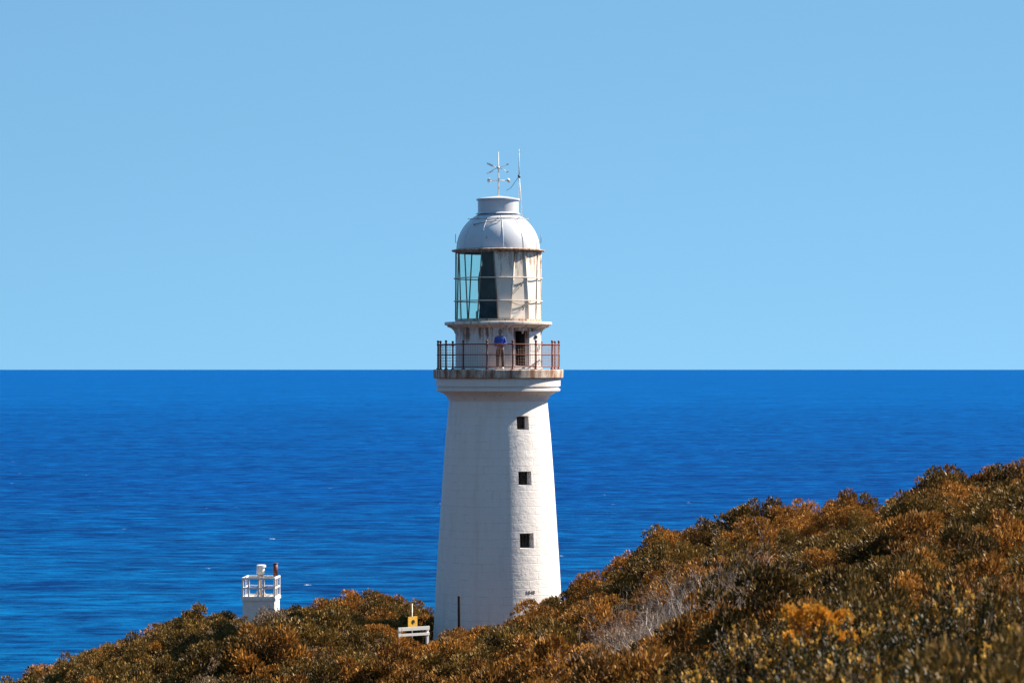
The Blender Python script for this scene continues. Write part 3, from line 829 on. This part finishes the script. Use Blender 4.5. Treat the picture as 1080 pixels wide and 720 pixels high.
# ------------------------------------------------------------------ shrubs
def leaf_shrub(name, mat, seed, R, Ht, clumps, leaves, ll, lw, upright, clr=.34, inner=.35, tipz=.5):
    """a rounded bush: leaf blades in uneven clumps over the upper half of a dome, thinning inward"""
    g = np.random.RandomState(seed)
    cs = []
    for i in range(clumps):
        a = g.uniform(0, 2*PI); e = math.asin(g.uniform(.05, 1))
        q = g.uniform(.62, 1.0)
        cs.append((q*R*.85*math.cos(e)*math.cos(a), q*R*.85*math.cos(e)*math.sin(a), max(.12, q*Ht*.85*math.sin(e)), R*clr*g.uniform(.6, 1.25), g.uniform(0, 1)))
    cs = np.array(cs)
    w = cs[:,3]**2; idx = g.choice(clumps, leaves, p=w/w.sum())
    c = cs[idx]
    d = g.normal(size=(leaves, 3)); d /= np.linalg.norm(d, axis=1)[:,None]
    d[:,2] = np.where(d[:,2] < -.3, -d[:,2], d[:,2])
    rr = 1 - inner*g.rand(leaves)**1.6
    pos = c[:,:3] + d*(c[:,3]*rr)[:,None]
    up = np.array([0,0,1.0]); outw = pos/np.maximum(np.linalg.norm(pos, axis=1)[:,None], .01)
    dr = d*.7 + outw*.4 + up*upright + g.normal(size=(leaves,3))*.45
    dr /= np.linalg.norm(dr, axis=1)[:,None]
    sd = np.cross(dr, g.normal(size=(leaves,3))); sd /= np.maximum(np.linalg.norm(sd, axis=1)[:,None], 1e-3)
    L_ = ll*g.uniform(.6, 1.35, leaves)[:,None]; W_ = lw*g.uniform(.7, 1.3, leaves)[:,None]
    nr = np.cross(dr, sd)
    v = np.empty((leaves, 4, 3))
    v[:,0] = pos; v[:,1] = pos + dr*L_*.5 + sd*W_*.5 + nr*W_*.12; v[:,2] = pos + dr*L_; v[:,3] = pos + dr*L_*.5 - sd*W_*.5 + nr*W_*.12
    # woody stems
    st = MB(); rg = random.Random(seed)
    for i in range(min(clumps, 10)):
        e = Vector(cs[i][:3]); st.tube([(rg.uniform(-.06,.06), rg.uniform(-.06,.06), -.2), e*.5+Vector((rg.uniform(-.05,.05), rg.uniform(-.05,.05), 0)), e], [.022, .015, .007], 4, cap=False)
    nv = leaves*4
    sv = np.array(st.v); allv = np.vstack([v.reshape(-1,3), sv]); nf = leaves+len(st.f)
    loops = np.concatenate([np.arange(nv), np.array(st.f).reshape(-1)+nv]).astype(np.int32)
    me = bpy.data.meshes.new(name)
    me.vertices.add(len(allv)); me.vertices.foreach_set('co', allv.astype(np.float32).ravel())
    me.loops.add(len(loops)); me.loops.foreach_set('vertex_index', loops)
    me.polygons.add(nf); me.polygons.foreach_set('loop_start', (np.arange(nf)*4).astype(np.int32)); me.polygons.foreach_set('loop_total', np.full(nf, 4, np.int32))
    me.materials.append(mat); me.materials.append(M_bark)
    me.update(calc_edges=True)
    mi = np.zeros(nf, np.int32); mi[leaves:] = 1; me.polygons.foreach_set('material_index', mi)
    at_ = me.attributes.new('leaf', 'FLOAT', 'FACE'); lf = np.zeros(nf, np.float32); lf[:leaves] = np.clip(.55*g.rand(leaves)+.45*c[:,4], 0, 1); at_.data.foreach_set('value', lf)
    # 'tip': outer leaves paler, young growth with sunlit highlights put into the colour
    at2 = me.attributes.new('tip', 'FLOAT', 'FACE'); tf = np.zeros(nf, np.float32)
    tf[:leaves] = np.clip((rr-.75)*3.2, 0, 1)*(g.rand(leaves) < tipz); at2.data.foreach_set('value', tf)
    me.validate()
    return me

def finish_leaves(name, mat, v, st, lf0, tf0):
    leaves = len(v); nv = leaves*4
    sv = np.array(st.v); allv = np.vstack([v.reshape(-1,3), sv]); nf = leaves+len(st.f)
    loops = np.concatenate([np.arange(nv), np.array(st.f).reshape(-1)+nv]).astype(np.int32)
    me = bpy.data.meshes.new(name)
    me.vertices.add(len(allv)); me.vertices.foreach_set('co', allv.astype(np.float32).ravel())
    me.loops.add(len(loops)); me.loops.foreach_set('vertex_index', loops)
    me.polygons.add(nf); me.polygons.foreach_set('loop_start', (np.arange(nf)*4).astype(np.int32)); me.polygons.foreach_set('loop_total', np.full(nf, 4, np.int32))
    me.materials.append(mat); me.materials.append(M_bark); me.update(calc_edges=True)
    mi = np.zeros(nf, np.int32); mi[leaves:] = 1; me.polygons.foreach_set('material_index', mi)
    for nm_, a in (('leaf', lf0), ('tip', tf0)):
        q = np.zeros(nf, np.float32); q[:leaves] = a; me.attributes.new(nm_, 'FLOAT', 'FACE').data.foreach_set('value', q)
    me.validate(); return me

def shoot_shrub(name, mat, seed, R, Ht, shoots, per, ll, lw, cut=.62):
    """upright leafy shoots fanning from a base, open between them"""
    g = np.random.RandomState(seed); st = MB(); vs = []; lf = []; tf = []
    for i in range(shoots):
        a = g.uniform(0, 2*PI); q = math.sqrt(g.rand()); hgt = Ht*(1-.45*q*q)*g.uniform(.5, 1.15)
        tip = np.array([R*q*math.cos(a), R*q*math.sin(a), hgt]); base = np.array([.25*R*q*math.cos(a), .25*R*q*math.sin(a), -.1])
        midp = base*.45+tip*.55; midp[2] -= .06*q
        st.tube([Vector(base), Vector(midp), Vector(tip)], [.014, .009, .004], 4, cap=False)
        ax = (tip-midp); ax /= np.linalg.norm(ax); col = g.rand()
        t = g.rand(per)**.75; n = per
        pos = tip[None] - ax[None]*((1-t)*.34)[:,None] + g.normal(size=(n,3))*.012
        side = g.normal(size=(n,3)); side -= (side@ax)[:,None]*ax[None]; side /= np.linalg.norm(side, axis=1)[:,None]
        dr = ax[None]*(.55+.7*t)[:,None] + side*(.95-.35*t)[:,None] + np.array([0,0,.25]); dr /= np.linalg.norm(dr, axis=1)[:,None]
        sd = np.cross(dr, side); sd /= np.maximum(np.linalg.norm(sd, axis=1)[:,None], 1e-3); nr = np.cross(dr, sd)
        L_ = ll*g.uniform(.65, 1.25, n)[:,None]*(1.05-.35*t)[:,None]; W_ = lw*g.uniform(.75, 1.25, n)[:,None]
        v = np.empty((n,4,3)); v[:,0] = pos; v[:,1] = pos+dr*L_*.55+sd*W_*.5+nr*W_*.15; v[:,2] = pos+dr*L_; v[:,3] = pos+dr*L_*.55-sd*W_*.5+nr*W_*.15
        vs.append(v); lf.append(np.clip(.5*col+.5*g.rand(n), 0, 1)); tf.append(np.clip((t-.45)*1.9, 0, 1)*(.12+.88*(col > cut)))
    return finish_leaves(name, mat, np.vstack(vs), st, np.concatenate(lf), np.concatenate(tf))

def dead_shrub_mesh(seed, R, Ht, n, thick=1.0, mat=None):
    rg = random.Random(seed); b = MB()
    def grow(p, d, L, r, dep):
        pts = [p]; rs = [r]; q = p.copy(); dd = d.copy()
        for i in range(4):
            dd = (dd + Vector((rg.gauss(0,.22), rg.gauss(0,.22), rg.gauss(.04,.16)))).normalized(); q = q + dd*L/4; pts.append(q.copy()); rs.append(r*(1-.2*(i+1)))
            if dep and rg.random() < .8:
                nd = (dd + Vector((rg.gauss(0,.6), rg.gauss(0,.6), rg.gauss(.1,.4)))).normalized(); grow(q.copy(), nd, L*rg.uniform(.4,.7), r*.6, dep-1)
        b.tube(pts, rs, 3, cap=False)
    for i in range(n):
        a = rg.uniform(0, 2*PI); e = rg.uniform(.25, 1.3)
        d = Vector((math.cos(a)*math.cos(e), math.sin(a)*math.cos(e), math.sin(e)))
        grow(Vector((math.cos(a)*.1, math.sin(a)*.1, -.05)), d, (R*math.cos(e)+Ht*math.sin(e))*rg.uniform(.7,1.05), rg.uniform(.006,.019)*thick, 3)
    me = bpy.data.meshes.new('dead_shrub'); me.from_pydata(b.v, [], b.f); me.materials.append(mat or M_dead); return me

PROTO = {}
def protos(kind, n, fn): PROTO[kind] = [fn(i) for i in range(n)]
protos('heath', 4, lambda i: leaf_shrub('heath_shrub', M_heath, 10+i, .92, 1.25, 27, 3000, .095, .037, .6, .235))
protos('russet', 3, lambda i: leaf_shrub('russet_shrub', M_russet, 30+i, .88, 1.15, 27, 3000, .092, .034, .7, .235))
protos('olive', 4, lambda i: leaf_shrub('olive_shrub', M_olive, 50+i, 1.0, 1.4, 24, 3200, .10, .042, .6, .26))
protos('gold', 2, lambda i: leaf_shrub('golden_shrub', M_gold, 70+i, .8, .8, 24, 2600, .07, .035, .9, .28))
protos('heathf', 3, lambda i: leaf_shrub('heath_shrub', M_heath, 210+i, .92, 1.2, 36, 5200, .075, .028, .7, .2))
protos('russetf', 2, lambda i: leaf_shrub('russet_shrub', M_russet, 230+i, .88, 1.1, 36, 5200, .07, .026, .8, .2))
protos('olivef', 3, lambda i: leaf_shrub('olive_shrub', M_olive, 250+i, 1.0, 1.3, 34, 5600, .075, .03, .7, .22))
protos('goldtop', 1, lambda i: leaf_shrub('golden_shrub', M_gold, 75, .62, .75, 26, 4200, .05, .03, .9, .19))
protos('pale', 2, lambda i: leaf_shrub('pale_shrub', M_pale, 80+i, .95, .9, 24, 3200, .07, .028, .6))
protos('fore', 5, lambda i: shoot_shrub('glossy_shrub', M_fore, 90+i, .72, .95, 60, 44, .066, .021, (.55, .7, .93, .96, .6)[i]))
protos('straw', 2, lambda i: leaf_shrub('straw_tuft', M_straw, 110+i, .7, .6, 22, 3400, .13, .012, 1.4, .3, .7))
protos('dead', 4, lambda i: dead_shrub_mesh(120+i, 1.0, 1.1, 19))
protos('bleach', 2, lambda i: dead_shrub_mesh(140+i, .9, 1.25, 9, 1.6, M_bleach))
KINDS = ['heathf', 'russetf', 'olivef', 'heath', 'russet', 'olive', 'gold', 'goldtop', 'pale', 'fore', 'straw', 'dead', 'bleach']
NAME = dict(heath='heath_shrub', russet='russet_shrub', olive='olive_shrub', gold='golden_shrub', goldtop='golden_shrub', pale='pale_shrub', fore='glossy_shrub', straw='straw_tuft', dead='dead_shrub', bleach='dead_shrub')
LOOK = dict(heath='rounded brown-green heath shrub', russet='rounded orange-brown heath shrub', olive='dark olive-green leafy shrub', gold='golden-orange shrub', goldtop='',
            pale='pale greyish-tan shrub', fore='dark glossy shrub with upright pale-tipped leaves', straw='fine straw-orange tuft of grass', dead='bare grey twiggy dead shrub', bleach='')
for _k in ('heath', 'russet', 'olive'): NAME[_k+'f'] = NAME[_k]; LOOK[_k+'f'] = LOOK[_k]
CATN = dict(heathf='shrub', russetf='shrub', olivef='shrub', heath='shrub', russet='shrub', olive='shrub', gold='shrub', goldtop='shrub', pale='shrub', fore='shrub', straw='grass tuft', dead='dead shrub', bleach='dead shrub')

def topx(x, y): return 540 + x/y*F
RNG = random.Random(7)
PTS = []       # x, y, z, scale, kind, variant
def kind_at(px, d, x, y, r):
    n1 = mnoise.noise(Vector((x*.16, y*.16, 7.3))); n2 = mnoise.noise(Vector((x*.3+40, y*.3, 1.1)))
    if d < 39 and px > 640:
        return 'fore' if r < .93 else ('olivef' if r < .97 else 'straw')
    if d < 50 and px > 930: return 'straw' if r < .7 else 'russet'
    if 62 < d < 79 and 640+3*(d-72) < px < 800 and n2 > -.5: return 'dead' if r < .82 else ('heath' if r < .9 else 'pale')
    if d < 105 and 380 < px < 720 and d < 80: return 'gold' if r < .1 + .5*(n2 > .15) else ('russet' if r < .75 else 'heath')
    if px < 470 and d > 98:
        return 'olive' if r < .58+n1*.5 else ('heath' if r < .8 else ('pale' if r < .92 else 'russet'))
    v = r + n1*.55
    return 'olive' if v < .30 else ('heath' if v < .68 else ('russet' if v < 1.05 else 'olive'))
y = 19.0
while y < 147:
    sp = .62 if y < 39 else (1.2 if y < 60 else 1.5)
    x0 = (-130-540)*y/F; x1 = (1230-540)*y/F
    rj = round(y*50); ci = 0; x = x0 + random.Random(rj).uniform(0, sp)
    while x < x1:
        ci += 1; PR = random.Random(rj*7919 + ci)
        xx = x + PR.uniform(-.4,.4)*sp; yy = y + PR.uniform(-.4,.4)*sp
        x += sp
        px = topx(xx, yy); cz = canopy(xx, yy); py = HZ + (H-cz)*F/yy
        if py > 800: continue
        if math.hypot(xx-LX, yy-LY) < 3.75: continue
        if math.hypot(xx-bx, yy-BD) < 1.75: continue
        if yy > 117 and 250 < px < 277: continue
        if 110 < yy < 114.2 and 412 < px < 462: continue
        if 114.2 <= yy < 118 and 424 < px < 448 : continue
        if 112 < yy < 117 and abs(px-484.2) < 7: continue
        k = kind_at(px, yy, xx, yy, PR.random())
        if yy < 64 and k in ('heath', 'russet', 'olive'): k += 'f'
        s = PR.uniform(.7, 1.35)
        if yy > 42: s = min(1.75, max(.5, 1.0 + 1.15*mnoise.noise(Vector((xx*.42, yy*.42, 5.5))) + PR.uniform(-.15, .15)))
        if k == 'dead': s = .7 + .35*PR.random()
        if k == 'fore': s = max(.55, min(1.4, .95 + .9*mnoise.noise(Vector((xx*.7, yy*.7, 2.2)))))
        if px < 470 and yy > 98: s *= 1.08
        if 98 < yy < 114.2 and 402 < px < 470: s = min(s, .72)
        if yy > 88 and px > 470: s = min(s, 1.2)
        if yy > 112 and px < 470: s = min(s, 1.15)
        if k == 'gold': s *= .8
        if PR.random() < .10 and yy > 45: s *= 1.3
        PTS.append([xx, yy, ground(xx, yy)-.06, s, k, int(PR.random()*len(PROTO[k]))])
    y += sp*.9
# shrubs one can single out, placed where they stand out on the skyline or by colour
HERO = [  # px, d, scale, kind, label
 (1066, 98, 1.2, 'olive', 'dark bushy shrub topping the skyline at the far right crest'),
 (1030, 99, .8, 'olive', 'low dark shrub on the skyline just left of the right-hand crest'),
 (893, 99.5, .8, 'olive', 'dark shrub with spiky upright shoots on the skyline of the right slope'),
 (735, 100, .95, 'heath', 'shrub bulging over the skyline halfway up the right slope'),
 (860, 31.0, .9, 'goldtop', 'bright golden-orange bush cresting the dark foreground shrubs'),
 (372, 127, 1.45, 'russet', 'largest orange-brown shrub crowning the left knoll'),
 (398, 126, 1.15, 'heath', 'brown shrub on the knoll skyline just right of its crown'),
 (305, 130, 1.05, 'olive', 'dark shrub standing against the right wall of the small beacon'),
 (446, 121.5, 1.0, 'olive', 'dark upright shrub against the left edge of the tower foot'),
 (422, 121, .95, 'olive', 'dark shrub behind the thin pole of the yellow sign'),
 (391, 111.0, 1.0, 'pale', 'pale greyish shrub left of the white barrier'),
 (208, 129, 1.3, 'olive', 'dark rounded shrub on the left knoll skyline well left of the beacon'),
 (243, 121, 1.15, 'pale', 'pale tan shrub low at the left foot of the beacon'),
 (468, 107.5, .95, 'pale', 'pale tufted shrub at the foot of the tower beside the black post'),
 (816, 41, .62, 'bleach', 'upright bare grey twigs beside the golden foreground bush'),
 (850, 52, 1.3, 'olivef', 'largest dark shrub added for shade in the hollow behind the golden bush'),  # dark olive shrubs added so the hollow reads as shadow
 (812, 58, 1.25, 'olivef', 'dark shrub added for shade in the hollow above the upright bare grey twigs'),
 (905, 56, 1.3, 'olivef', 'dark shrub added for shade in the hollow right of the golden bush'),
 (744, 64, .85, 'bleach', 'largest pale bare dead shrub in the middle of the right slope'),
 (712, 66, .9, 'bleach', 'pale bare dead shrub just left of the largest bleached one'),
 (688, 63, .75, 'bleach', 'small pale dead twigs at the lower left of the bleached dead shrubs'),
 (424, 109.6, 1.0, 'heath', 'low brown shrub in front of the left end of the white barrier'),
 (444, 109.2, .95, 'russet', 'low orange-brown shrub in front of the right half of the white barrier'),
 (560, 60, 1.0, 'gold', 'golden-brown shrub low on the slope below the tower'),
]
vis = []
def visible(x, y, z):
    px = topx(x, y); py = HZ + (H-z)*F/y
    if not (-15 < px < 1095 and py < 735): return False
    for i in range(1, 24):
        t = i/24
        if y*t < 18: continue
        if canopy(x*t, y*t) - .25 > H + (z-H)*t: return False
    return True
for q in PTS:
    x, y_, z, s, k, v = q
    if visible(x, y_, z+.9*s): vis.append((s/y_*(.8 if k in ('fore','straw') else 1), q))
vis.sort(key=lambda t: -t[0])
NIND = 300 - len(HERO)
ind = [q for _, q in vis[:NIND]]; ids = set(id(q) for q in ind)
rest = [q for q in PTS if id(q) not in ids]

def zone(px, d):
    if d < 42: return 'in the dark foreground at the lower right'
    if px < 470: return 'on the knoll left of the lighthouse'
    if px < 640: return 'on the slope in front of the lighthouse foot'
    if d > 88: return 'along the upper edge of the right-hand slope'
    return 'partway up the slope right of the lighthouse'
def put(mesh, name, x, y, z, s, rot, label, cat, group=None, sz=1.0):
    o = bpy.data.objects.new(name, mesh); C.objects.link(o)
    o.location = (x, y, z); o.scale = (s, s, s*sz); o.rotation_euler.z = rot
    return tag(o, label, cat, group)
first = {}
for x, y_, z, s, k, v in ind:
    zz = zone(topx(x, y_), y_); lab = LOOK[k] + ' ' + zz
    o = put(PROTO[k][v], NAME[k], x, y_, z, s, RNG.uniform(0, 6.28), lab, CATN[k], LOOK[k]+'s '+zz, RNG.uniform(.85, 1.15))
for px, d, s, k, lab in HERO:
    x = (px-540)*d/F
    put(PROTO[k][RNG.randrange(len(PROTO[k]))], NAME[k], x, d, ground(x, d)-.05 + (.42 if d == 31.0 else 0), s, RNG.uniform(0, 6.28), lab, CATN[k], None, 1.1)

# the rest of the scrub: one uncountable mass, instanced by geometry nodes
def scrub_object(pts):
    flatp = [(k, v) for k in KINDS for v in range(len(PROTO[k]))]
    lut = {kv: i for i, kv in enumerate(flatp)}
    me = bpy.data.meshes.new('scrub'); me.from_pydata([p[:3] for p in pts], [], [])
    a = me.attributes.new('scl', 'FLOAT_VECTOR', 'POINT'); a.data.foreach_set('vector', np.array([[p[3], p[3], p[3]*RNG.uniform(.85,1.15)] for p in pts], np.float32).ravel())
    a = me.attributes.new('rot', 'FLOAT_VECTOR', 'POINT'); a.data.foreach_set('vector', np.array([[0, 0, RNG.uniform(0,6.28)] for p in pts], np.float32).ravel())
    # one joined mesh realised with numpy keeps this object self-contained
    bpy.data.meshes.remove(me)
    VV, LL, MM, LF, TF, mats = [], [], [], [], [], []
    base = 0
    for p in pts:
        src = PROTO[p[4]][p[5]]; key = src.name
        if key not in cache:
            n = len(src.vertices); co = np.empty(n*3, np.float32); src.vertices.foreach_get('co', co)
            li = np.empty(len(src.loops), np.int32); src.loops.foreach_get('vertex_index', li)
            mi = np.empty(len(src.polygons), np.int32); src.polygons.foreach_get('material_index', mi)
            lf = np.zeros(len(src.polygons), np.float32); tf = lf.copy()
            if 'leaf' in src.attributes: src.attributes['leaf'].data.foreach_get('value', lf); src.attributes['tip'].data.foreach_get('value', tf)
            cache[key] = (co.reshape(-1,3), li, mi, lf, tf, [m for m in src.materials])
        yield p, cache[key]
cache = {}
def build_scrub(name, pts, keep):
    VV, LL, MM, LF, TF = [], [], [], [], []; mats = []; base = 0
    for p, (co, li, mi, lf, tf, ms) in scrub_object(pts):
        a = RNG.uniform(0, 6.28); ca, sa = math.cos(a), math.sin(a); s = p[3]; sz = s*RNG.uniform(.85, 1.15)
        q = li.reshape(-1, 4); kf = keep(p)
        if kf < 1:
            sel = np.random.RandomState(int(p[0]*100) & 0xffff).rand(len(q)) < kf; q = q[sel]; mi = mi[sel]; lf = lf[sel]; tf = tf[sel]
        used = q.reshape(-1); c = co[used]
        w = 1.0
        v = np.empty_like(c); v[:,0] = (c[:,0]*ca - c[:,1]*sa)*s + p[0]; v[:,1] = (c[:,0]*sa + c[:,1]*ca)*s + p[1]; v[:,2] = c[:,2]*sz + p[2]
        mm = []
        for m in ms:
            if m not in mats: mats.append(m)
            mm.append(mats.index(m))
        VV.append(v); LL.append(np.arange(len(v), dtype=np.int32)+base); base += len(v)
        MM.append(np.array(mm, np.int32)[mi]); LF.append(np.clip(lf + RNG.uniform(-.2, .2), 0, 1)); TF.append(tf)
    V_ = np.vstack(VV).astype(np.float32); L_ = np.concatenate(LL); nf = len(L_)//4
    me = bpy.data.meshes.new(name)
    me.vertices.add(len(V_)); me.vertices.foreach_set('co', V_.ravel())
    me.loops.add(len(L_)); me.loops.foreach_set('vertex_index', L_)
    me.polygons.add(nf); me.polygons.foreach_set('loop_start', (np.arange(nf)*4).astype(np.int32)); me.polygons.foreach_set('loop_total', np.full(nf, 4, np.int32))
    for m in mats: me.materials.append(m)
    me.update(calc_edges=True)
    me.polygons.foreach_set('material_index', np.concatenate(MM))
    me.attributes.new('leaf', 'FLOAT', 'FACE').data.foreach_set('value', np.concatenate(LF).astype(np.float32))
    me.attributes.new('tip', 'FLOAT', 'FACE').data.foreach_set('value', np.concatenate(TF).astype(np.float32))
    o = bpy.data.objects.new(name, me); C.objects.link(o); return o, nf
hid = [q for q in rest if not visible(q[0], q[1], q[2]+1.25*q[3])]
hset = set(id(q) for q in hid)
o, nf = build_scrub('scrub', rest, lambda p: .25 if id(p) in hset else .8)
tag(o, kind='stuff'); o['label'] = 'dense brown and olive coastal scrub covering the headland'; o['category'] = 'scrub'
print('shrubs', len(PTS), 'individual', len(ind), 'visible', len(vis), 'rest', len(rest), 'hidden', len(hid), 'faces', nf)

# ------------------------------------------------------------------ light, sky, camera
SUN_PHI, SUN_EL = 105.5, 42.0         # measured from the camera-facing side of the tower towards the right
sd = Vector((math.sin(rad(SUN_PHI))*math.cos(rad(SUN_EL)), -math.cos(rad(SUN_PHI))*math.cos(rad(SUN_EL)), math.sin(rad(SUN_EL))))
ld = bpy.data.lights.new('sun', 'SUN'); ld.energy = 5.0; ld.angle = rad(.5); ld.color = (1, .90, .76)
lo = bpy.data.objects.new('sun', ld); C.objects.link(lo); lo.rotation_euler = sd.to_track_quat('Z', 'Y').to_euler()

W = bpy.data.worlds.new('World'); S.world = W; W.use_nodes = True
t = W.node_tree; t.nodes.clear()
sk = t.nodes.new('ShaderNodeTexSky'); sk.sky_type = 'NISHITA'; sk.sun_disc = False
sk.sun_elevation = rad(SUN_EL); sk.sun_rotation = math.atan2(sd.x, sd.y)
sk.altitude = 0; sk.air_density = 1.0; sk.dust_density = 0.1; sk.ozone_density = 1.0
tc = t.nodes.new('ShaderNodeTexCoord'); ad = t.nodes.new('ShaderNodeVectorMath'); ad.operation = 'ADD'; ad.inputs[1].default_value = (0, 0, .30)
nm = t.nodes.new('ShaderNodeVectorMath'); nm.operation = 'NORMALIZE'
sq = t.nodes.new('ShaderNodeVectorMath'); sq.operation = 'MULTIPLY'; sq.inputs[1].default_value = (.35, 1, 1)
t.links.new(tc.outputs['Generated'], sq.inputs[0]); t.links.new(sq.outputs[0], ad.inputs[0]); t.links.new(ad.outputs[0], nm.inputs[0]); t.links.new(nm.outputs[0], sk.inputs[0])
bg = t.nodes.new('ShaderNodeBackground'); bg.inputs[1].default_value = .079
wo = t.nodes.new('ShaderNodeOutputWorld')
tint = t.nodes.new('ShaderNodeVectorMath'); tint.operation = 'MULTIPLY'; tint.inputs[1].default_value = (.82, 1.15, 1.11)
t.links.new(sk.outputs[0], tint.inputs[0]); t.links.new(tint.outputs[0], bg.inputs[0]); t.links.new(bg.outputs[0], wo.inputs[0])

cd = bpy.data.cameras.new('camera'); cam = bpy.data.objects.new('camera', cd); C.objects.link(cam)
cam.location = (0, 0, H); cam.rotation_euler = (PI/2, 0, 0)
cd.sensor_width = 36; cd.lens = F/1080*36; cd.shift_y = (HZ-360)/1080
cd.clip_start = .5; cd.clip_end = 1e6
cd.dof.use_dof = True; cd.dof.focus_distance = 118; cd.dof.aperture_fstop = 3.2
S.camera = cam
S.render.engine = 'CYCLES'
S.view_settings.view_transform = 'Standard'; S.view_settings.look = 'None'; S.view_settings.gamma = 1; S.view_settings.exposure = 1.1
S.cycles.max_bounces = 6; S.cycles.transparent_max_bounces = 12
